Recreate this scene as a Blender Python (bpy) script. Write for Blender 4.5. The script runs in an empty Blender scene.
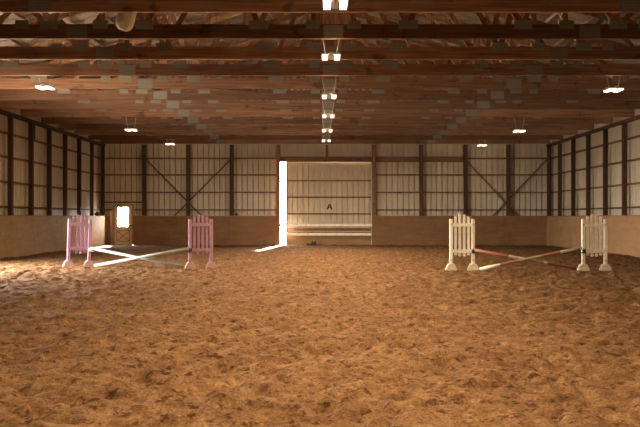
import bpy, math, random
import numpy as np
from mathutils import Vector, Matrix
random.seed(7)
SC = bpy.context.scene
COL = SC.collection
CAM_Z = 1.53
F = 889.0
ORD = ['first', 'second', 'third', 'fourth', 'fifth', 'sixth', 'seventh', 'eighth', 'ninth', 'tenth',
       'eleventh', 'twelfth', 'thirteenth']

# ------------------------------------------------------------------ mesh helpers
class MB:
    def __init__(s): s.v = []; s.f = []; s.m = []
    def add(s, vs, fs, mi=0):
        b = len(s.v); s.v += [tuple(v) for v in vs]
        for f in fs: s.f.append(tuple(b + i for i in f)); s.m.append(mi)
    def box(s, x0, x1, y0, y1, z0, z1, mi=0):
        vs = [(x0,y0,z0),(x1,y0,z0),(x1,y1,z0),(x0,y1,z0),(x0,y0,z1),(x1,y0,z1),(x1,y1,z1),(x0,y1,z1)]
        s.add(vs, [(0,3,2,1),(4,5,6,7),(0,1,5,4),(1,2,6,5),(2,3,7,6),(3,0,4,7)], mi)
    def beam(s, p0, p1, w, t, side=(0,1,0), mi=0):
        # board from p0 to p1; t is its thickness along side, w its width across
        p0 = Vector(p0); p1 = Vector(p1); d = (p1-p0).normalized(); sd = Vector(side)
        sd = (sd - d*sd.dot(d)).normalized(); u = d.cross(sd)
        vs = []
        for p in (p0, p1):
            for a, b in ((-1,-1),(1,-1),(1,1),(-1,1)):
                vs.append(p + sd*(a*t/2) + u*(b*w/2))
        s.add(vs, [(0,1,2,3),(7,6,5,4),(0,4,5,1),(1,5,6,2),(2,6,7,3),(3,7,4,0)], mi)
    def tube(s, p0, p1, r, n=12, mi=0, bulge=None, bands=None):
        p0 = Vector(p0); p1 = Vector(p1); d = (p1-p0).normalized()
        a = Vector((0,0,1)) if abs(d.z) < .9 else Vector((1,0,0))
        u = d.cross(a).normalized(); w = d.cross(u)
        ts = bands or [0, 1]; b = len(s.v)
        for t in ts:
            c = p0.lerp(p1, t)
            for k in range(n):
                an = 2*math.pi*k/n; s.v.append(tuple(c + (u*math.cos(an) + w*math.sin(an))*r))
        for i in range(len(ts)-1):
            for k in range(n):
                k2 = (k+1) % n
                s.f.append((b+i*n+k, b+i*n+k2, b+(i+1)*n+k2, b+(i+1)*n+k))
                s.m.append(mi if not isinstance(mi, list) else mi[i])
        s.f.append(tuple(b+k for k in range(n))[::-1]); s.m.append(mi if not isinstance(mi, list) else mi[0])
        e = b+(len(ts)-1)*n
        s.f.append(tuple(e+k for k in range(n))); s.m.append(mi if not isinstance(mi, list) else mi[-1])
    def prism(s, poly, y0, y1, mi=0):
        # polygon in x,z pushed along y
        n = len(poly)
        vs = [(x, y0, z) for x, z in poly] + [(x, y1, z) for x, z in poly]
        fs = [tuple(range(n)), tuple(range(2*n-1, n-1, -1))]
        for i in range(n):
            j = (i+1) % n; fs.append((i, i+n, j+n, j))
        s.add(vs, fs, mi)
    def build(s, name, mat, parent=None, loc=None, bevel=0, smooth=False):
        me = bpy.data.meshes.new(name); me.from_pydata(s.v, [], s.f); me.update()
        mats = mat if isinstance(mat, (list, tuple)) else [mat]
        for m in mats: me.materials.append(m)
        if len(mats) > 1:
            for p, i in zip(me.polygons, s.m): p.material_index = i
        import bmesh
        bm = bmesh.new(); bm.from_mesh(me); bmesh.ops.recalc_face_normals(bm, faces=bm.faces); bm.to_mesh(me); bm.free()
        if smooth:
            for p in me.polygons: p.use_smooth = len(p.vertices) == 4
        o = bpy.data.objects.new(name, me); COL.objects.link(o)
        if parent is not None: o.parent = parent
        if loc is not None: o.location = loc
        if bevel:
            b = o.modifiers.new('bevel', 'BEVEL'); b.width = bevel; b.segments = 2; b.limit_method = 'ANGLE'
        return o

def tag(o, label, cat, group=None, kind=None):
    if label: o['label'] = label
    if cat: o['category'] = cat
    if group: o['group'] = group
    if kind: o['kind'] = kind
    return o
def empty(name, loc, label, cat, group=None, rz=0):
    o = bpy.data.objects.new(name, None); COL.objects.link(o); o.location = loc; o.rotation_euler = (0, 0, rz)
    o.empty_display_size = .2
    return tag(o, label, cat, group)
def structure(o):
    o['kind'] = 'structure'; return o
def copy_tree(o, parent=None):
    c = o.copy(); COL.objects.link(c)
    if parent is not None: c.parent = parent
    for ch in list(o.children): copy_tree(ch, c)
    return c

# ------------------------------------------------------------------ materials
def new_mat(name):
    m = bpy.data.materials.new(name); m.use_nodes = True
    nt = m.node_tree; b = nt.nodes['Principled BSDF']; return m, nt, b
def N(nt, t, **kw):
    n = nt.nodes.new(t)
    for k, v in kw.items(): setattr(n, k, v)
    return n
def ramp(nt, fac, stops):
    r = N(nt, 'ShaderNodeValToRGB'); el = r.color_ramp.elements
    while len(el) < len(stops): el.new(.5)
    for e, (p, c) in zip(el, stops): e.position = p; e.color = (*c, 1)
    nt.links.new(fac, r.inputs[0]); return r.outputs[0]
def mapped(nt, scale, kind='Object'):
    tc = N(nt, 'ShaderNodeTexCoord'); mp = N(nt, 'ShaderNodeMapping'); mp.inputs['Scale'].default_value = scale
    nt.links.new(tc.outputs[kind], mp.inputs[0]); return mp.outputs[0]
def noise(nt, vec, scale, detail=4, rough=.55):
    n = N(nt, 'ShaderNodeTexNoise'); n.inputs['Scale'].default_value = scale
    n.inputs['Detail'].default_value = detail; n.inputs['Roughness'].default_value = rough
    nt.links.new(vec, n.inputs['Vector']); return n.outputs['Fac']
def world_pos(nt, scale=(1,1,1)):
    g = N(nt, 'ShaderNodeNewGeometry'); mp = N(nt, 'ShaderNodeMapping'); mp.inputs['Scale'].default_value = scale
    nt.links.new(g.outputs['Position'], mp.inputs[0]); return mp.outputs[0]
def bump(nt, b, h, strength, dist=.01):
    bp = N(nt, 'ShaderNodeBump'); bp.inputs['Strength'].default_value = strength; bp.inputs['Distance'].default_value = dist
    nt.links.new(h, bp.inputs['Height']); nt.links.new(bp.outputs[0], b.inputs['Normal'])
def mulcol(nt, a, b_, fac=1.0, mode='MULTIPLY'):
    m = N(nt, 'ShaderNodeMix', data_type='RGBA', blend_type=mode); m.inputs[0].default_value = fac
    nt.links.new(a, m.inputs[6]); nt.links.new(b_, m.inputs[7]); return m.outputs[2]

def wood(name, dark, light, axis='x', rough=.7, board=0.0):
    """grain runs along axis (world coordinates), each board and each object with its own tint"""
    m, nt, b = new_mat(name)
    sc = {'x': (.35, 6, 9), 'y': (6, .35, 9), 'z': (9, 9, .35)}[axis]
    v = world_pos(nt, sc)
    f = noise(nt, v, 2.2, 6, .6)
    c = ramp(nt, f, [(.3, dark), (.7, light)])
    oi = N(nt, 'ShaderNodeObjectInfo')
    t = ramp(nt, oi.outputs['Random'], [(0, (.62, .58, .56)), (1, (1.2, 1.2, 1.2))])
    c = mulcol(nt, c, t)
    if board:
        g = N(nt, 'ShaderNodeNewGeometry'); sx = N(nt, 'ShaderNodeSeparateXYZ'); nt.links.new(g.outputs['Position'], sx.inputs[0])
        d = N(nt, 'ShaderNodeMath', operation='MULTIPLY_ADD'); d.inputs[1].default_value = 1/board; d.inputs[2].default_value = -.3/board
        nt.links.new(sx.outputs[{'x': 0, 'y': 1, 'z': 2}[axis]], d.inputs[0])
        fl = N(nt, 'ShaderNodeMath', operation='FLOOR'); nt.links.new(d.outputs[0], fl.inputs[0])
        ad = N(nt, 'ShaderNodeMath', operation='MULTIPLY_ADD'); ad.inputs[1].default_value = 37.3
        nt.links.new(oi.outputs['Random'], ad.inputs[0]); nt.links.new(fl.outputs[0], ad.inputs[2])
        wn = N(nt, 'ShaderNodeTexWhiteNoise', noise_dimensions='1D'); nt.links.new(ad.outputs[0], wn.inputs['W'])
        t2 = ramp(nt, wn.outputs['Value'], [(0, (.72, .68, .66)), (1, (1.15, 1.12, 1.05))])
        c = mulcol(nt, c, t2)
    kn = noise(nt, world_pos(nt), 2.6, 2)
    kc = ramp(nt, kn, [(.28, (.55, .5, .48)), (.36, (1, 1, 1))])
    c = mulcol(nt, c, kc)
    nt.links.new(c, b.inputs['Base Color']); b.inputs['Roughness'].default_value = rough
    b.inputs['Specular IOR Level'].default_value = .25
    bump(nt, b, f, .3, .01); return m

def painted(name, col, dirt, amount=.5, rough=.55, scale=5):
    m, nt, b = new_mat(name)
    f = noise(nt, mapped(nt, (1,1,1)), scale, 6, .65)
    c = ramp(nt, f, [(.5-.28*amount-.06, dirt), (.5, col)])
    nt.links.new(c, b.inputs['Base Color']); b.inputs['Roughness'].default_value = rough
    bump(nt, b, f, .15, .004); return m
def plain(name, col, rough=.5, metal=0.0):
    m, nt, b = new_mat(name)
    f = noise(nt, mapped(nt, (1,1,1)), 14, 3)
    c = ramp(nt, f, [(.3, tuple(x*.85 for x in col)), (.7, col)])
    nt.links.new(c, b.inputs['Base Color']); b.inputs['Roughness'].default_value = rough; b.inputs['Metallic'].default_value = metal
    return m
def emit(name, col, s):
    m, nt, b = new_mat(name)
    nt.nodes.remove(b); e = N(nt, 'ShaderNodeEmission'); e.inputs[0].default_value = (*col, 1); e.inputs[1].default_value = s
    nt.links.new(e.outputs[0], nt.nodes['Material Output'].inputs[0]); return m

LAMP = 3.0        # brightness of the lit panels
WATT = 450.0      # power of each twin-panel light
SKY = 90.0
M = {}
M['chord'] = wood('spruce_chord', (.12, .055, .028), (.32, .18, .1), 'x', board=5.7)
M['web'] = wood('spruce_web', (.17, .08, .036), (.38, .2, .095), 'z')
M['purlin'] = wood('purlin_wood', (.16, .08, .038), (.3, .17, .09), 'y')
M['post'] = wood('post_wood', (.045, .02, .011), (.09, .044, .025), 'z')
M['girt'] = wood('girt_wood', (.12, .06, .034), (.2, .11, .062), 'x')
M['girt_y'] = wood('girt_wood_side', (.12, .06, .034), (.2, .11, .062), 'y')
M['header'] = wood('header_wood', (.17, .08, .042), (.27, .145, .078), 'x')
M['plate'] = None
# galvanised connector plate with rows of punched teeth
m, nt, b = new_mat('nail_plate')
vv = mapped(nt, (1,1,1)); vo = N(nt, 'ShaderNodeTexBrick'); vo.inputs['Scale'].default_value = 1
mp = nt.nodes[-2] if False else None
rot = N(nt, 'ShaderNodeMapping'); rot.inputs['Rotation'].default_value = (math.pi/2, 0, 0); nt.links.new(vv, rot.inputs[0])
nt.links.new(rot.outputs[0], vo.inputs['Vector'])
vo.inputs['Brick Width'].default_value = .05; vo.inputs['Row Height'].default_value = .028; vo.inputs['Mortar Size'].default_value = .007
vo.inputs['Color1'].default_value = (.27, .26, .215, 1); vo.inputs['Color2'].default_value = (.33, .32, .265, 1); vo.inputs['Mortar'].default_value = (.13, .11, .08, 1)
nt.links.new(vo.outputs['Color'], b.inputs['Base Color']); b.inputs['Roughness'].default_value = .5; b.inputs['Metallic'].default_value = .15
M['plate'] = m

def cladding(name, c1, c2, dirt):
    m, nt, b = new_mat(name)
    f = noise(nt, world_pos(nt, (1.2, 1.2, .25)), 1.6, 5, .6)
    c = ramp(nt, f, [(.3, c1), (.7, c2)])
    g = noise(nt, world_pos(nt, (3, 3, .6)), 2.5, 4)
    d = ramp(nt, g, [(.3, dirt), (.45, (1, 1, 1))])
    c = mulcol(nt, c, d, .6)
    nt.links.new(c, b.inputs['Base Color']); b.inputs['Roughness'].default_value = .6; return m
M['clad'] = cladding('steel_cladding', (.49, .43, .33), (.60, .53, .42), (.8, .74, .62))
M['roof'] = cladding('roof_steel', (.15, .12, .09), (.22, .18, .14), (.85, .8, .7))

def plywood(name, c1, c2, stain):
    m, nt, b = new_mat(name)
    f = noise(nt, world_pos(nt, (.5, .5, 3)), 2.5, 6, .6)
    c = ramp(nt, f, [(.3, c1), (.7, c2)])
    g = noise(nt, world_pos(nt), .9, 5, .7)
    c = mulcol(nt, c, ramp(nt, g, [(.36, stain), (.52, (1, 1, 1))]), .8)
    h = noise(nt, world_pos(nt), 7, 3, .7)
    c = mulcol(nt, c, ramp(nt, h, [(.26, (.6, .5, .42)), (.33, (1, 1, 1))]), .8)
    nt.links.new(c, b.inputs['Base Color']); b.inputs['Roughness'].default_value = .75
    bump(nt, b, f, .2, .01); return m
M['ply_side'] = plywood('tan_plywood', (.27, .16, .072), (.35, .215, .102), (.78, .7, .6))
M['ply_back'] = plywood('brown_plywood', (.17, .082, .033), (.24, .124, .054), (.8, .74, .66))
M['cap'] = wood('cap_board', (.3, .16, .08), (.42, .24, .12), 'x')

# arena sand
m, nt, b = new_mat('arena_sand')
wp = world_pos(nt)
f1 = noise(nt, wp, .8, 4, .6)
f2 = noise(nt, world_pos(nt, (1, .7, 1)), 5, 8, .78)
sp = noise(nt, world_pos(nt, (1, 1.1, 1)), 9, 4, .65)            # dark specks: shade of clods and pits put into the colour
lt = noise(nt, world_pos(nt, (1.2, 1, 1)), 8.5, 3, .6)            # dry pale crumbs
f3 = noise(nt, wp, 45, 3, .6)
c = ramp(nt, f2, [(.35, (.088, .045, .02)), (.48, (.155, .086, .042)), (.63, (.23, .142, .076))])
c = mulcol(nt, c, ramp(nt, f1, [(.35, (.84, .8, .76)), (.6, (1.06, 1.05, 1.03))]))
c = mulcol(nt, c, ramp(nt, sp, [(.37, (.36, .29, .24)), (.46, (1, 1, 1))]), .95)
c = mulcol(nt, c, ramp(nt, lt, [(.6, (1, 1, 1)), (.68, (1.4, 1.38, 1.35))]), 1.0)
c = mulcol(nt, c, ramp(nt, f3, [(.32, (.62, .58, .55)), (.6, (1.22, 1.2, 1.18))]), 1.0)
nt.links.new(c, b.inputs['Base Color']); b.inputs['Roughness'].default_value = .95; b.inputs['Specular IOR Level'].default_value = .1
bump(nt, b, f2, .6, .05)
M['sand'] = m
M['pink'] = painted('pink_paint', (.31, .165, .235), (.21, .11, .15), .6)
M['pink_foot'] = painted('pink_foot_paint', (.40, .24, .22), (.28, .17, .12), .9)
M['white'] = painted('white_paint', (.92, .9, .83), (.6, .52, .4), .4)
M['white_foot'] = painted('white_foot_paint', (.74, .68, .56), (.42, .3, .17), 1.0)
M['pole_pale'] = painted('pale_pole_paint', (.25, .27, .25), (.18, .18, .15), .8, scale=8)
M['pole_white'] = painted('cream_pole_paint', (.68, .62, .5), (.42, .34, .22), .8, scale=8)
M['pole_red'] = painted('red_pole_paint', (.36, .13, .09), (.24, .11, .07), .8, scale=8)
M['pole_dirty'] = painted('dirty_band_paint', (.34, .28, .16), (.24, .17, .09), .9, scale=8)
M['black'] = plain('dark_plastic', (.03, .025, .02), .5)
M['hole'] = plain('dark_hole', (.05, .035, .025), .9)
M['steel'] = plain('zinc_steel', (.45, .43, .4), .4, .6)
M['housing'] = plain('lamp_housing', (.55, .52, .48), .5)
M['doorpaint'] = painted('door_paint', (.7, .58, .42), (.5, .38, .24), .5)
M['doortrim'] = painted('door_trim_paint', (.4, .29, .18), (.28, .18, .1), .5)
M['rail'] = painted('rail_paint', (.93, .88, .78), (.7, .6, .46), .3)
M['shade'] = painted('pale_shade', (.72, .68, .56), (.55, .5, .38), .3)
M['gravel'] = plain('gravel', (.5, .46, .4), .9)
M['lens'] = emit('lamp_lens', (1.0, .86, .66), LAMP)
m, nt, b = new_mat('window_glass')
nt.nodes.remove(b); tr = N(nt, 'ShaderNodeBsdfTransparent'); gl = N(nt, 'ShaderNodeBsdfGlossy'); gl.inputs['Roughness'].default_value = .05
mi = N(nt, 'ShaderNodeMixShader'); mi.inputs[0].default_value = .08
nt.links.new(tr.outputs[0], mi.inputs[1]); nt.links.new(gl.outputs[0], mi.inputs[2]); nt.links.new(mi.outputs[0], nt.nodes['Material Output'].inputs[0])
M['glass'] = m

# ------------------------------------------------------------------ dimensions
XL, XR = -11.70, 12.35        # inner faces of the kick walls
CL, CR = -12.12, 12.77        # cladding
YB, YF = 48.88, -9.0          # back cladding, end wall behind the viewer
CX = .3                       # ridge line
EAVE = 5.51                   # underside of the trusses
KICK = 1.60
ROOF0 = EAVE + .62; PITCH = 3.4/12.45
GIRT_Z = [4.75, 3.84, 2.88, 1.92]
def px(x, Y): return (x-320)/F*Y
ED = (-11.34, -10.25, 2.24)   # entry door x0,x1,top
BD = (-2.18, 2.82, 4.56)      # big doorway

# ------------------------------------------------------------------ floor (raked sand with hoof prints)
def vnoise(x, y, seed):
    rs = np.random.RandomState(seed); T = rs.rand(256, 256)
    xi = np.floor(x).astype(int); yi = np.floor(y).astype(int); fx = x-xi; fy = y-yi
    fx = fx*fx*(3-2*fx); fy = fy*fy*(3-2*fy)
    a = T[xi & 255, yi & 255]; b_ = T[(xi+1) & 255, yi & 255]; c_ = T[xi & 255, (yi+1) & 255]; d = T[(xi+1) & 255, (yi+1) & 255]
    return (a*(1-fx)+b_*fx)*(1-fy) + (c_*(1-fx)+d*fx)*fy
def ground_h(X, Y):
    h = .020*(vnoise(X*1.1, Y*1.1, 1)-.5) + .03*(vnoise(X*2.7+9, Y*2.7, 2)-.5) + .045*(vnoise(X*4.9, Y*5.3+5, 3)-.5) + .055*(vnoise(X*8.5, Y*9.5, 4)-.5) + .030*(vnoise(X*15, Y*17, 8)-.5)
    p = vnoise(X*3.9+31, Y*3.9+17, 5)
    h -= .05*np.clip((p-.70)/.12, 0, 1)                    # hoof prints
    q = vnoise(X*5.3+3, Y*5.3+77, 6)
    h += .035*np.clip((q-.78)/.15, 0, 1)                  # thrown up clods
    return h - .012
rows = []; y = YF-.2
while y < YB+.2:
    rows.append(y)
    y += 1.0 if y < 4.0 else .035 if y < 11 else .06 if y < 17 else .1 if y < 28 else .16
rows.append(YB+.2)
xs_ = np.arange(CL-.2, CR+.26, .045); ny, nx = len(rows), len(xs_)
X, Y = np.meshgrid(xs_, np.array(rows)); Z = ground_h(X, Y)
i = np.arange(nx-1)[None, :] + nx*np.arange(ny-1)[:, None]
me = bpy.data.meshes.new('floor'); me.from_pydata(np.stack([X, Y, Z], -1).reshape(-1, 3).tolist(), [], np.stack([i, i+1, i+nx+1, i+nx], -1).reshape(-1, 4).tolist())
me.materials.append(M['sand'])
for p in me.polygons: p.use_smooth = True
floor = bpy.data.objects.new('floor', me); COL.objects.link(floor); structure(floor)
g = MB(); g.box(-60, 60, YB+.3, 130, -.3, -.08); g.box(-60, CL-.3, -40, YB+.3, -.3, -.08)
structure(g.build('ground_outside', M['gravel']))

# ------------------------------------------------------------------ ribbed steel walls
def ribs(a0, a1, pitch=.305, off=0):
    """profile positions: flat pans and narrow outward ribs"""
    out = [(a0, 0)]
    k = math.ceil((a0-off+.03)/pitch)
    while off+k*pitch < a1-.03:
        c = off+k*pitch
        out += [(c-.028, 0), (c-.026, .1), (c+.026, .1), (c+.028, 0)]; k += 1
    out.append((a1, 0)); return out
def clad_panel(mb, a0, a1, z0, z1, kind, at):
    pr = ribs(a0, a1)
    for (a, d), (b_, e) in zip(pr[:-1], pr[1:]):
        if kind == 'back': vs = [(a, at+d, z0), (b_, at+e, z0), (b_, at+e, z1), (a, at+d, z1)]
        elif kind == 'left': vs = [(at-d, a, z0), (at-e, b_, z0), (at-e, b_, z1), (at-d, a, z1)]
        else: vs = [(at+d, a, z0), (at+e, b_, z0), (at+e, b_, z1), (at+d, a, z1)]
        mb.add(vs, [(0,1,2,3)])
def solidify(o, t=.003, off=0):
    md = o.modifiers.new('thickness', 'SOLIDIFY'); md.thickness = t; md.offset = off; return o
TOP = EAVE + .55
w = MB()
clad_panel(w, CL, ED[0], -.3, TOP, 'back', YB); clad_panel(w, ED[0], ED[1], ED[2], TOP, 'back', YB)
clad_panel(w, ED[1], BD[0], -.3, TOP, 'back', YB); clad_panel(w, BD[0], BD[1], BD[2], TOP, 'back', YB)
clad_panel(w, BD[1], CR, -.3, TOP, 'back', YB)
w.add([(CL, YB+.002, TOP-.02), (CL, YB+.002, TOP+.25), (CR, YB+.002, TOP+.25), (CR, YB+.002, TOP-.02), (CX, YB+.002, ROOF0+12.45*PITCH+.12)], [(0,1,4,2,3)])
wall_back = structure(w.build('wall_back', M['clad']))
OPEN = (22.7, 28.0, 3.3)      # wide side doorway out of frame on the left
w = MB(); clad_panel(w, YF, OPEN[0], -.3, TOP, 'left', CL); clad_panel(w, OPEN[0], OPEN[1], OPEN[2], TOP, 'left', CL); clad_panel(w, OPEN[1], YB, -.3, TOP, 'left', CL)
wall_left = structure(w.build('wall_left', M['clad']))
w = MB(); clad_panel(w, YF, YB, -.3, TOP, 'right', CR)
wall_right = structure(w.build('wall_right', M['clad']))
w = MB(); clad_panel(w, CL, CR, -.3, TOP, 'back', YF)
w.add([(CL, YF, TOP-.02), (CR, YF, TOP-.02), (CX, YF, ROOF0+12.45*PITCH+.12)], [(0,1,2)])
wall_front = structure(w.build('wall_front', M['clad']))

# girts belong to their wall
def girt(wall, mb_args, mat, name='girt'):
    g = MB(); g.box(*mb_args); return g.build(name, mat, wall)
for z in GIRT_Z:
    hh = .035
    if z < ED[2]:
        girt(wall_back, (CL+.05, ED[0]-.06, YB-.13, YB-.005, z-hh, z+hh), M['girt'])
        girt(wall_back, (ED[1]+.06, BD[0]-.08, YB-.13, YB-.005, z-hh, z+hh), M['girt'])
        girt(wall_back, (BD[1]+.08, CR-.05, YB-.13, YB-.005, z-hh, z+hh), M['girt'])
    elif z < BD[2]:
        girt(wall_back, (CL+.05, BD[0]-.08, YB-.13, YB-.005, z-hh, z+hh), M['girt'])
        girt(wall_back, (BD[1]+.08, CR-.05, YB-.13, YB-.005, z-hh, z+hh), M['girt'])
    else:
        girt(wall_back, (CL+.05, BD[0]-.08, YB-.13, YB-.005, z-hh, z+hh), M['girt'])
        girt(wall_back, (px(466, 48.7), CR-.05, YB-.13, YB-.005, z-hh, z+hh), M['girt'])
girt(wall_back, (CL+.05, px(144, 48.7), YB-.13, YB-.005, 2.30, 2.38), M['girt'])
girt(wall_back, (BD[0]-.08, px(466, 48.7), YB-.16, YB-.005, 4.56, 4.84), M['header'], 'header_beam')
for z in GIRT_Z:
    if z < OPEN[2]:
        girt(wall_left, (CL+.005, CL+.13, YF, OPEN[0]-.05, z-.035, z+.035), M['girt_y'])
        girt(wall_left, (CL+.005, CL+.13, OPEN[1]+.05, YB-.14, z-.035, z+.035), M['girt_y'])
    else:
        girt(wall_left, (CL+.005, CL+.13, YF, YB-.14, z-.035, z+.035), M['girt_y'])
    girt(wall_right, (CR-.13, CR-.005, YF, YB-.14, z-.035, z+.035), M['girt_y'])
# short nailer between the top girt and the eave on the left wall
Yn = 889*11.9/283
girt(wall_left, (CL+.005, CL+.13, Yn-.07, Yn+.07, 4.79, EAVE-.1), M['post'], 'nailer')
# eave beams that carry the trusses
b1 = MB(); b1.box(CL+.16, CL+.36, YF, YB-.15, EAVE-.12, EAVE-.002); tag(b1.build('eave_beam', M['post']), 'long brown eave beam along the top of the left wall posts', 'beam', 'eave beams')
b1 = MB(); b1.box(CR-.36, CR-.16, YF, YB-.15, EAVE-.12, EAVE-.002); tag(b1.build('eave_beam', M['post']), 'long brown eave beam along the top of the right wall posts', 'beam', 'eave beams')

# posts
def post(x0, x1, y0, y1, z1, label, group, mat=None):
    g = MB(); xc = (x0+x1)/2; yc = (y0+y1)/2
    g.box(x0-xc, x1-xc, y0-yc, y1-yc, -.05, z1)
    return tag(g.build('timber_post', mat or M['post'], loc=(xc, yc, 0), bevel=.006), label, 'post', group)
for i in range(9):
    Y = 34.1 + 2.43*(6-i)
    if i == 0: Y = 48.55
    post(CL+.16, CL+.345, Y-.08, Y+.08, EAVE-.122, 'dark timber post on the left wall, %s' % ('standing in the back left corner' if i == 0 else ORD[i]+' from the back left corner'), 'left wall posts')
for i, xp in enumerate((548.5, 559.5, 573, 588, 605, 624, 650.5, 680.5)):      # the last two stand just outside the frame
    Y = F*12.5/(xp-320)
    if i == 0: Y = 48.55
    post(CR-.345, CR-.16, Y-.08, Y+.08, EAVE-.122, 'dark timber post on the right wall, %s' % ('standing in the back right corner' if i == 0 else ORD[i]+' from the back right corner'), 'right wall posts')
back_posts = [(144.4, 'right of the small entry door'), (188.2, 'where the left pair of braces cross'), (231.7, 'between the left braces and the bright gap'),
              (278.3, 'left of the bright gap of the big doorway'), (374, 'right of the big doorway'), (421.2, 'first to the right of the big doorway posts'),
              (465.6, 'directly behind the white left jump wing'), (508.4, 'where the right pair of braces cross')]
for xp, where in back_posts:
    x = px(xp, 48.65)
    post(x-.105, x+.105, YB-.345, YB-.18, EAVE-.02, 'brown timber post on the back wall ' + where, 'back wall posts', M['post'] if xp not in (278.3, 374) else M['header'])
x = px(327, 48.7)
g = MB(); g.box(-.07, .07, -.05, .05, 0, EAVE-.02-4.84)
tag(g.build('stub_post', M['header'], loc=(x, YB-.11, 4.84)), 'short stub post above the middle of the big doorway header', 'post')
# crossed braces behind the posts
def brace(xa, ya, xb, yb, yoff, label):
    Y = YB-.155-yoff
    pa = Vector((px(xa, 48.7), Y, CAM_Z+(217-ya)/18.25)); pb = Vector((px(xb, 48.7), Y, CAM_Z+(217-yb)/18.25))
    g = MB(); g.beam((0,0,0), pb-pa, .075, .03)
    tag(g.build('wall_brace', M['girt'], loc=pa), label, 'brace', 'diagonal wall braces')
brace(146, 159.5, 203, 217.5, 0, 'thin diagonal brace on back wall falling right from the first post past the entry door')
brace(230.5, 159.5, 172, 218, .0, 'thin diagonal brace on back wall falling left, nearest to the big doorway on its left')
brace(467, 161, 520, 218, 0, 'thin diagonal brace on back wall falling right from the post behind the left white wing')
brace(547, 159.5, 491, 218, .0, 'thin diagonal brace on back wall falling left from the back right corner')

# ------------------------------------------------------------------ kick walls
def kick_back(x0, x1, label):
    r = empty('kick_wall', (0, 0, 0), label, 'kick wall', 'plywood kick walls')
    g = MB(); n = max(1, round((x1-x0)/2.44)); wd = (x1-x0)/n
    for i in range(n):
        g.box(x0+i*wd+.004, x0+(i+1)*wd-.004, YB-.40, YB-.36, -.06, KICK-.03)
    g.box(x0, x1, YB-.362, YB-.352, -.06, KICK-.03)
    g.build('panel', M['ply_back'], r)
    g = MB(); g.box(x0, x1, YB-.41, YB-.352, KICK-.03, KICK); g.build('cap_board', M['cap'], r)
kick_back(XL, ED[0]-.06, 'narrow brown plywood kick wall piece left of the entry door')
kick_back(ED[1]+.07, BD[0]-.16, 'brown plywood kick wall between the entry door and the big doorway')
kick_back(BD[1]+.05, XR+.1, 'brown plywood kick wall right of the big doorway')
def kick_side(x, s, segs, label):
    r = empty('kick_wall', (0, 0, 0), label, 'kick wall', 'plywood kick walls')
    g = MB(); c = MB()
    for y0, y1 in segs:
        n = max(1, round((y1-y0)/2.44)); wd = (y1-y0)/n
        for i in range(n):
            a, b_ = sorted((x, x+s*.04)); g.box(a, b_, y0+i*wd+.003, y0+(i+1)*wd-.003, -.06, KICK-.03)
        a, b_ = sorted((x+s*.038, x+s*.05)); g.box(a, b_, y0, y1, -.06, KICK-.03)
        a, b_ = sorted((x-s*.005, x+s*.06)); c.box(a, b_, y0, y1, KICK-.03, KICK)
    g.build('panel', M['ply_side'], r); c.build('cap_board', M['girt_y'], r)
kick_side(XL-.0, -1, [(YF+.1, OPEN[0]-.1), (OPEN[1]+.1, YB-.42)], 'tan plywood kick wall along the left side of the arena')
kick_side(XR, 1, [(YF+.1, YB-.42)], 'tan plywood kick wall along the right side of the arena')

# ------------------------------------------------------------------ entry door
Y0 = YB-.02
d = MB(); x0, x1, zt = ED
d.box(x0, x0+.075, Y0-.1, Y0+.04, 0, zt); d.box(x1-.075, x1, Y0-.1, Y0+.04, 0, zt); d.box(x0+.075, x1-.075, Y0-.1, Y0+.04, zt-.08, zt)
door1 = structure(d.build('door_1', M['doortrim']))
a, b_ = x0+.07, x1-.07; wx0, wx1, wz0, wz1 = px(117.4, 48.8), px(128.8, 48.8), CAM_Z-10/18.25, CAM_Z+10/18.25
s = MB()
s.box(a, wx0, Y0-.06, Y0-.015, -.08, zt-.07); s.box(wx1, b_, Y0-.06, Y0-.015, -.08, zt-.07)
s.box(wx0, wx1, Y0-.06, Y0-.015, -.08, wz0); s.box(wx0, wx1, Y0-.06, Y0-.015, wz1, zt-.07)
slab = s.build('door_panel', M['doorpaint'], door1)
t = MB(); q0, q1, r0, r1 = wx0-.04, wx1+.04, .2, .78
for A, B in (((q0, r0), (q1, r1)), ((q0, r1), (q1, r0)), ((q0, r0), (q1, r0)), ((q0, r1), (q1, r1)), ((q0, r0), (q0, r1)), ((q1, r0), (q1, r1))):
    t.beam((A[0], Y0-.07, A[1]), (B[0], Y0-.07, B[1]), .05, .02)
t.build('cross_trim', M['doortrim'], door1)
t = MB()
for A, B in (((wx0, wz0), (wx1, wz0)), ((wx0, wz1), (wx1, wz1)), ((wx0, wz0), (wx0, wz1)), ((wx1, wz0), (wx1, wz1))):
    t.beam((A[0], Y0-.068, A[1]), (B[0], Y0-.068, B[1]), .05, .025)
t.build('window_frame', M['doorpaint'], door1)
t = MB(); t.box(wx0, wx1, Y0-.04, Y0-.034, wz0, wz1); t.build('window_pane', M['glass'], door1)
t = MB(); t.tube((px(131, 48.8), Y0-.06, CAM_Z-8.6/18.25), (px(131, 48.8), Y0-.14, CAM_Z-8.6/18.25), .04); t.build('door_knob', M['black'], door1)
t = MB(); t.tube((px(131, 48.8), Y0-.06, CAM_Z-11.8/18.25), (px(131, 48.8), Y0-.1, CAM_Z-11.8/18.25), .035); t.build('lock', M['black'], door1)
t = MB(); t.box(wx0-.02, wx0+.26, Y0-.12, Y0-.06, zt-.13, zt-.09); t.build('door_closer', M['black'], door1)

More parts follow.
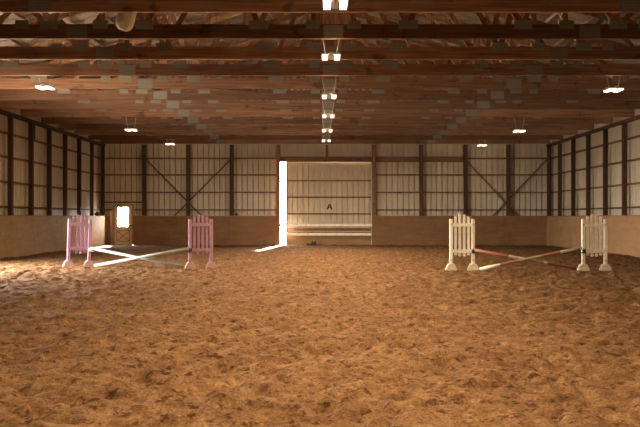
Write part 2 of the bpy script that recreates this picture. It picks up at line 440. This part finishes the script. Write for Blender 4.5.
# ------------------------------------------------------------------ sliding door, standing a little open
YD = YB+.08; dx0, dx1 = px(285.8, YD), px(371.45, YD)
t = MB(); t.box(BD[0]-.4, BD[1]+.6, YB+.19, YB+.4, 4.70, 4.95); t.build('track_light_block', M['header'], wall_back)  # unseen box added outside, keeps daylight out above the sliding door
t = MB(); t.box(ED[0]-.1, ED[1]+.1, YB-.004, YB+.13, ED[2]-.01, ED[2]+.04); t.build('head_light_block', M['doorpaint'], wall_back)  # added strip closing the rib ends against light over the entry door
t = MB(); t.box(BD[1]+.002, BD[1]+.1, YB+.002, YB+.3, -.08, 4.69); t.build('jamb_light_block', M['header'], wall_back)  # added outside to block the sun at the right door edge
d = MB(); clad_panel(d, dx0, dx1, .6, 4.70, 'back', YD)
door2 = structure(d.build('door_2', M['clad'])); solidify(door2, .004)
for yy, hh in ((180.6, .04), (197.2, .04), (213.9, .04), (229.6, .07)):
    z = CAM_Z+(217-yy)/18.2; g = MB(); g.box(dx0, dx1, YD-.05, YD-.004, z-hh, z+hh); g.build('girt', M['header'], door2)
g = MB(); g.box(dx0, dx0+.1, YD-.051, YD-.003, .04, 4.70); g.build('edge_board', M['header'], door2)
g = MB(); g.box(dx0, dx1, YD-.03, YD+.02, -.09, .72); g.build('bottom_board', M['ply_side'], door2)
# letter A on the sliding door: an outline, its counter and bar
lx, lz = px(329.6, YD), CAM_Z+(217-206.8)/18.2
g = MB(); H = .30; W = .26; yA = YD-.012
g.beam((lx-W/2, yA, lz-H/2), (lx-.01, yA, lz+H/2), .08, .01); g.beam((lx+W/2, yA, lz-H/2), (lx+.01, yA, lz+H/2), .08, .01)
g.box(lx-.09, lx+.09, yA-.005, yA+.005, lz-.06, lz-.015)
tag(g.build('letter_marker', M['black']), 'black capital letter A fixed to the middle of the sliding door', 'letter')
g = MB(); zh = CAM_Z+(217-217)/18.2
g.tube((px(330.6, YD), YD-.02, zh+.14), (px(330.6, YD), YD-.02, zh-.02), .012, 6); g.tube((px(330.6, YD), YD-.02, zh-.02), (px(331.4, YD), YD-.02, zh-.13), .012, 6)
tag(g.build('door_hook', M['black']), 'small dark metal hook hanging below the letter A', 'hook')
# white rails across the doorway
for yy, xa, xb, lab in ((225, 280, 372.2, 'upper white board rail across the big doorway'), (234.3, 284.6, 371.2, 'lower white board rail across the big doorway')):
    z = CAM_Z+(217-yy)/18.3; g = MB(); xm = (px(xa, 48.5)+px(xb, 48.5))/2; hw = (px(xb, 48.5)-px(xa, 48.5))/2
    g.box(-hw, hw, -.02, .02, -.065, .065)
    tag(g.build('door_rail', M['rail'], loc=(xm, YB-.38 if yy < 230 else YB-.33, z), bevel=.01), lab, 'rail', 'white rails across the doorway')
g = MB()
for k in range(9):
    a = random.uniform(-.35, .35); g.box(a-.05, a+.05, -.06+k*.005, .06, -.03, random.uniform(.06, .22)*(1-abs(a)*1.6)+.03)
tag(g.build('dirt_clump', M['hole'], loc=(px(313.5, 48), 48.45, 0), bevel=.02), 'low dark clump lying at the foot of the sliding door', 'clump')
# small lumps on the kick wall ledges
def lump(x, y, z, r, mat, label):
    import bmesh
    bm = bmesh.new(); bmesh.ops.create_icosphere(bm, subdivisions=2, radius=1)
    for v in bm.verts:
        k = 1+.25*math.sin(v.co.x*5+v.co.y*3+x)+.15*math.cos(v.co.z*6); v.co = Vector((v.co.x*r*1.4*k, v.co.y*r*.7, (v.co.z*k+.8)*r))
        v.co.z = max(v.co.z, 0)
    me = bpy.data.meshes.new('lump'); bm.to_mesh(me); bm.free(); me.materials.append(mat)
    o = bpy.data.objects.new('ledge_lump', me); COL.objects.link(o); o.location = (x, y, z); return tag(o, label, 'lump', 'lumps on the kick wall ledge')
lump(XL-.03, 889*11.73/223, KICK, .1, M['hole'], 'small dark lump on the left kick wall ledge near the entry door')
lump(px(236, 48.5), YB-.38, KICK, .07, M['hole'], 'small dark lump on the back kick wall ledge left of the big doorway')
lump(px(459.5, 48.5), YB-.38, KICK, .11, M['rail'], 'small pale lump on the back kick wall ledge behind the left white wing')

# ------------------------------------------------------------------ roof
def roof_z(x): return ROOF0 + (12.45-abs(x-CX))*PITCH
rf = MB()
for s in (-1, 1):
    xs = CX+s*12.75
    vs = []
    pr = ribs(YF-.1, YB+.25, .61)
    for (a, dd), (b2, e) in zip(pr[:-1], pr[1:]):
        rf.add([(xs, a, roof_z(xs)+dd), (xs, b2, roof_z(xs)+e), (CX, b2, roof_z(CX)+e), (CX, a, roof_z(CX)+dd)], [(0,1,2,3)])
ceiling = structure(rf.build('ceiling', M['roof']))
for s in (-1, 1):
    for k in range(14):
        x = CX+s*(.25+k*.93)
        g = MB(); z = roof_z(x)
        g.beam((x, YF, z-.075), (x, YB-.02, z-.075), .09, .04, side=(1,0,0)); g.build('purlin', M['purlin'], ceiling)

# ------------------------------------------------------------------ trusses
def make_truss():
    r = empty('roof_truss', (CX, 0, EAVE), None, None)
    T = .085; CH = .322
    g = MB(); g.box(-12.2, 12.2, -T/2, T/2, 0, CH); g.build('bottom_chord', M['chord'], r, bevel=.004)
    def tz(x): return ROOF0-EAVE + (12.45-abs(x))*PITCH - .125 - .11/math.cos(math.atan(PITCH))   # centre of the top chord
    for s in (-1, 1):
        g = MB(); g.beam((0, 0, tz(0)), (s*12.3, 0, tz(12.3)), .2, T-.01); g.build('top_chord', M['web'], r)
    webs = [(.46, 0), (1.67, 0), (1.67, 2.6), (4.23, 2.6), (4.23, 4.9), (5.2, 4.9), (6.35, 5.0), (6.35, 7.7), (9.0, 7.7), (9.0, 10.2)]
    for s in (-1, 1):
        for j, (xb, xt) in enumerate(webs):
            g = MB(); g.beam((s*xb, 0, CH-.06), (s*(xt+.02), 0, tz(xt)-.02), .13, T-.012-.003*(j % 3)); g.build('web', M['web'], r)
        for xb, wd in ((.46, .30), (1.67, .44), (4.23, .40), (5.2, .33), (6.35, .40), (6.95, .3), (9.0, .44)):
            g = MB(); hgt = .2; g.box(-wd/2, wd/2, -T/2-.004, T/2+.004, -hgt/2, hgt/2); g.build('connector_plate', M['plate'], r, loc=(s*xb, 0, CH-.01))
        g = MB(); g.box(-.23, .23, -T/2-.006, T/2+.006, -.14, .14); g.build('splice_plate', M['plate'], r, loc=(s*5.72, 0, .155))
        for xt in (2.6, 4.9, 7.7, 10.2):
            g = MB(); g.box(-.18, .18, -T/2-.004, T/2+.004, -.1, .1); o = g.build('connector_plate', M['plate'], r, loc=(s*xt, 0, tz(xt)-.03)); o.rotation_euler.y = s*math.atan(PITCH)
    g = MB(); g.box(-.22, .22, -T/2-.006, T/2+.006, -.14, .14); g.build('splice_plate', M['plate'], r, loc=(0, 0, .155))
    g = MB(); g.box(-.25, .25, -T/2-.004, T/2+.004, -.13, .13); g.build('connector_plate', M['plate'], r, loc=(0, 0, tz(0)-.05))
    return r
TY = {n: 48.3-2.585*(13-n) for n in range(0, 14)}
proto = make_truss()
for n in range(1, 14):
    o = proto if n == 1 else copy_tree(proto)
    o.location = (CX, TY[n], EAVE)
    tag(o, 'brown timber roof truss with grey nail plates, %s' % ('nearest the viewer, topmost in the photo' if n == 1 else 'farthest one, against the back wall' if n == 13 else ORD[n-1] + ' counted from the viewer'), 'truss', 'roof trusses')

# ------------------------------------------------------------------ lights
def make_lamp():
    r = empty('barn_light', (0, 0, 0), None, None)
    g = MB(); g.box(-.04, .04, -.30, .30, .0, .07); g.box(-.22, .22, -.03, .03, .05, .085)
    g.build('lamp_body', M['housing'], r, bevel=.008)
    for s in (-1, 1):
        g = MB(); g.box(s*.135-.07, s*.135+.07, -.28, .28, .02, .045); h = g.build('panel_housing', M['housing'], r)
        g = MB(); g.box(-.06, .06, -.26, .26, -.018, .018); g.build('light_panel', M['lens'], r, loc=(s*.135, 0, 0))
    ld = bpy.data.lights.new('lamp_light', 'AREA'); ld.shape = 'RECTANGLE'; ld.size = .4; ld.size_y = .64; ld.energy = WATT; ld.color = (1, .72, .42)
    lo = bpy.data.objects.new('lamp_light', ld); COL.objects.link(lo); lo.parent = r; lo.location = (0, 0, -.03)
    gd = bpy.data.lights.new('lamp_glow', 'POINT'); gd.energy = WATT*.05; gd.shadow_soft_size = .12; gd.color = (1, .72, .42)   # light leaving the sides and vents of the heads
    go = bpy.data.objects.new('lamp_glow', gd); COL.objects.link(go); go.parent = r; go.location = (0, 0, .16)
    return r
lamp0 = make_lamp()
side_light = [c for c in lamp0.children if c.type == 'LIGHT'][0].data.copy(); side_light.energy = WATT*.12
side_glow = [c for c in lamp0.children if c.type == 'LIGHT' and c.data.type == 'POINT'][0].data.copy(); side_glow.energy = WATT*.01
lamps = []
hc = {0: 212/F*TY[0], 2: 159.5/F*TY[2], 4: 120/F*TY[4], 6: 100.5/F*TY[6], 8: 86/F*TY[8], 10: 76/F*TY[10]}
xc = {0: 335.3, 2: 331, 4: 329.2, 6: 328.3, 8: 327.2, 10: 326.4}
for i, n in enumerate((0, 2, 4, 6, 8, 10)):
    lamps.append((px(xc[n], TY[n]), TY[n], CAM_Z+hc[n], 'twin-panel light hanging over the centre line, %s from the viewer' % (ORD[i] if i else 'nearest and topmost'), 'centre row lights'))
for xp, yy, n, lab in ((45, 88, 4, 'twin-panel light on the left, nearest of the left row'), (131, 130.3, 8, 'twin-panel light on the left, middle of the left row'), (170, 144.3, 12, 'twin-panel light on the left, farthest of the left row'),
                       (613.5, 90.5, 4, 'twin-panel light on the right, nearest of the right row'), (519.3, 131.5, 8, 'twin-panel light on the right, middle of the right row'), (482, 145.5, 12, 'twin-panel light on the right, farthest of the right row')):
    lamps.append((px(xp, TY[n]), TY[n], CAM_Z+(217-yy)/F*TY[n], lab, 'left row lights' if xp < 320 else 'right row lights'))
# unseen lights added overhead and behind the viewer to brighten the arena
for k in (9.5, 4.3, -.9): lamps.append((CX, k, CAM_Z+3.5, 'twin-panel light added overhead, out of view', 'added lights overhead'))
for k, (x, y, z, lab, grp) in enumerate(lamps):
    o = lamp0 if k == 0 else copy_tree(lamp0)
    o.location = (x, y, z); tag(o, lab, 'light', grp)
    if abs(x-CX) > 2 and y > 15:                       # the side rows are weaker lamps
        for ch in o.children:
            if ch.type == 'LIGHT': ch.data = side_light if ch.data.type == 'AREA' else side_glow
    top = EAVE-z if y > 14 else roof_z(x)-z-.1
    for s in (-1, 1):
        g = MB(); g.tube((s*.12, 0, .06), (s*.2, 0, top+.02), .006, 5); g.build('hanging_wire', M['steel'], o)

# pale lamp-like things up among the webs
def drum(x, y, z, r, h, rx, label):
    g = MB(); prof = [(0, -.5), (.55, -.47), (.85, -.38), (1, -.2), (1, .5), (.9, .5), (0, .48)]; n = 20
    for i, (a, b2) in enumerate(prof):
        for k in range(n):
            an = 2*math.pi*k/n; g.v.append((max(a, .01)*r*math.cos(an), max(a, .01)*r*math.sin(an), b2*h))
    for i in range(len(prof)-1):
        for k in range(n):
            g.f.append((i*n+k, i*n+(k+1) % n, (i+1)*n+(k+1) % n, (i+1)*n+k)); g.m.append(0)
    o = g.build('pendant_shade', M['shade'], loc=(x, y, z), smooth=True); o.rotation_euler = rx
    return tag(o, label, 'pendant shade')
drum(px(126, 18.6), 18.6, CAM_Z+199/F*18.6, .19, .55, (0, .25, 0), 'pale round-bottomed shade hanging among the truss webs upper left')
drum(px(231, 18.8), 18.8, CAM_Z+203/F*18.8, .07, .5, (0, 1.2, .2), 'slim pale tube lying among the truss webs left of the centre lights')

# ------------------------------------------------------------------ jump wings
def make_wing(paint, footpaint, holes_on):
    """origin on the ground midway between the posts; wing lies in x,z; holes_on = -1/1 side with the drilled post"""
    r = empty('jump_wing', (0, 0, 0), None, None); hw = .315
    for s in (-1, 1):
        g = MB(); g.box(-.045, .045, -.045, .045, .03, 1.47); p = g.build('post', paint, r, loc=(s*hw, 0, 0), bevel=.006)
        if s == holes_on:
            h = MB()
            for k in range(20): h.tube((0, -.0465, .28+k*.058), (0, -.044, .28+k*.058), .0105, 8)
            h.build('pin_holes', M['hole'], p)
        f = MB(); f.prism([(-.16, 0), (.16, 0), (.155, .05), (.085, .19), (-.085, .19), (-.155, .05)], -.05, -.095); f.prism([(-.16, 0), (.16, 0), (.155, .05), (.085, .19), (-.085, .19), (-.155, .05)], .05, .095)
        f.build('foot', footpaint, r, loc=(s*hw, 0, -.005), bevel=.006)
    for z in (1.30, .55):
        g = MB(); g.box(-hw+.046, hw-.046, -.02, .02, -.048, .048); g.build('rail', paint, r, loc=(0, -.02, z), bevel=.004)
    for x, zb, zt in ((-.185, .43, 1.55), (-.062, .40, 1.605), (.062, .40, 1.605), (.185, .43, 1.545)):
        g = MB(); g.box(-.04, .04, -.012, .012, zb, zt); g.build('picket', paint, r, loc=(x, .014, 0), bevel=.004)
    return r
W1 = make_wing(M['pink'], M['pink_foot'], 0)
W2 = copy_tree(W1)
W3 = make_wing(M['white'], M['white_foot'], 1)
W4 = make_wing(M['white'], M['white_foot'], -1)
def put(w, xl, xr, yfoot, label, grp, rz=0, sc=1, tilt=0):
    Y = F*CAM_Z/(yfoot-217); w.location = (px((xl+xr)/2, Y), Y, 0); w.rotation_euler = (0, tilt, rz); w.scale = (sc, 1, 1)
    tag(w, label, 'jump wing', grp); return w
put(W1, 68.5, 88.6, 266.6, 'pink picket jump wing at the far left, bright on its left edges', 'pink jump wings', math.radians(27), 1.0, math.radians(1.8))
put(W2, 190.3, 211.3, 268.4, 'pink picket jump wing right of the pale crossed poles, in dimmer light', 'pink jump wings', math.radians(14))
put(W3, 451.1, 473.1, 270.3, 'white picket jump wing left of the red and white crossed poles', 'white jump wings')
put(W4, 583.6, 605.2, 270.6, 'white picket jump wing nearest the right wall', 'white jump wings')

# cups (held by the posts: parts of the wings)
def cup(w, s, z, mat):
    g = MB(); g.box(-.05, .05, -.09, -.046, -.06, .05); g.box(0, s*.12, -.10, -.02, -.06, -.035) if s > 0 else g.box(s*.12, 0, -.10, -.02, -.06, -.035)
    g.build('jump_cup', mat, w, loc=(-s*0+s*.315, 0, z))
cup(W1, 1, .53, M['white']); cup(W2, -1, .55, M['black']); cup(W3, 1, .55, M['black']); cup(W4, -1, .56, M['black'])

# ------------------------------------------------------------------ poles
def ray(xp, yp, Y): return Vector((px(xp, Y), Y, CAM_Z+(217-yp)/F*Y))
def pole(pa, pb, bands, mats, label, grp):
    g = MB(); ts = [0]+bands+[1]; v = pb-pa
    g.tube((0,0,0), v, .045, 14, list(range(len(ts)-1)), bands=ts)
    idx = {}; ml = []; mm = []
    for m in mats:
        if m not in idx: idx[m] = len(ml); ml.append(M[m])
        mm.append(idx[m])
    g.m = [mm[i] for i in g.m]
    return tag(g.build('jump_pole', ml if len(ml) > 1 else ml[0], loc=pa, smooth=True), label, 'jump pole', grp)
def gz(p): return Vector((p.x, p.y, .045))
yl, yr = W1.location.y, W2.location.y
pole(ray(91, 248.2, yl+.03), gz(Vector((px(184, yr+.12), yr+.12, 0))), [], ['pole_pale'], 'pale worn jump pole from the left pink wing down to the right, behind its pair', 'pale crossed poles')
pole(gz(Vector((px(94.5, yl-.32), yl-.32, 0))), ray(188.5, 248.3, yr-.19), [], ['pole_pale'], 'pale worn jump pole rising right to the right pink wing, in front of its pair', 'pale crossed poles')
yl, yr = W3.location.y, W4.location.y
pole(ray(474.5, 250, yl-.06), gz(Vector((px(576, yr+.35), yr+.35, 0))), [.33, .5, .68, .71], ['pole_red', 'pole_white', 'pole_dirty', 'pole_white', 'pole_red'], 'red and white jump pole falling right from the left white wing, behind its pair', 'red and white crossed poles')
pole(gz(Vector((px(479.5, yl-.2), yl-.2, 0))), ray(581.5, 247.6, yr-.1), [.2, .39, .60, .79], ['pole_white', 'pole_red', 'pole_dirty', 'pole_red', 'pole_white'], 'red and white jump pole rising right to the right white wing, in front', 'red and white crossed poles')

# ------------------------------------------------------------------ daylight
wd = bpy.data.worlds.new('daylight'); SC.world = wd; wd.use_nodes = True
bg = wd.node_tree.nodes['Background']; bg.inputs[0].default_value = (1.0, .92, .83, 1); bg.inputs[1].default_value = SKY
sl = bpy.data.lights.new('sun', 'SUN'); sl.energy = 260; sl.angle = math.radians(1.5); sl.color = (1, .93, .8)
so = bpy.data.objects.new('sun', sl); COL.objects.link(so)
so.rotation_euler = Vector((-.095, -1, -.5)).to_track_quat('-Z', 'Y').to_euler(); so.location = (0, 60, 30)
pl = bpy.data.lights.new('doorway_portal', 'AREA'); pl.shape = 'RECTANGLE'; pl.size = OPEN[1]-OPEN[0]; pl.size_y = OPEN[2]; pl.cycles.is_portal = True
po = bpy.data.objects.new('doorway_portal', pl); COL.objects.link(po)
po.location = (CL-.06, (OPEN[0]+OPEN[1])/2, OPEN[2]/2)
po.rotation_euler = Matrix(((0, 0, -1), (1, 0, 0), (0, -1, 0))).to_euler()   # local -Z looks to +X
po.rotation_euler = (math.radians(90), 0, math.radians(-90))

for (xa, xb, za, zb, yy) in ((wx0, wx1, wz0, wz1, Y0-.10), (BD[0], dx0, 0, 4.5, YB-.03)):
    pd = bpy.data.lights.new('window_portal', 'AREA'); pd.shape = 'RECTANGLE'; pd.size = xb-xa; pd.size_y = zb-za; pd.cycles.is_portal = True
    p2 = bpy.data.objects.new('window_portal', pd); COL.objects.link(p2)
    p2.location = ((xa+xb)/2, yy, (za+zb)/2); p2.rotation_euler = (math.radians(-90), 0, 0)

# ------------------------------------------------------------------ camera
cd = bpy.data.cameras.new('camera'); cd.sensor_width = 36; cd.lens = 50.0; cd.shift_y = 3.5/640; cd.clip_end = 500
co = bpy.data.objects.new('camera', cd); COL.objects.link(co); co.location = (0, 0, CAM_Z); co.rotation_euler = (math.pi/2, 0, 0)
SC.camera = co
vs = SC.view_settings; vs.view_transform = 'Standard'; vs.look = 'None'; vs.gamma = 1; vs.use_curve_mapping = False
vs.exposure = 0.0
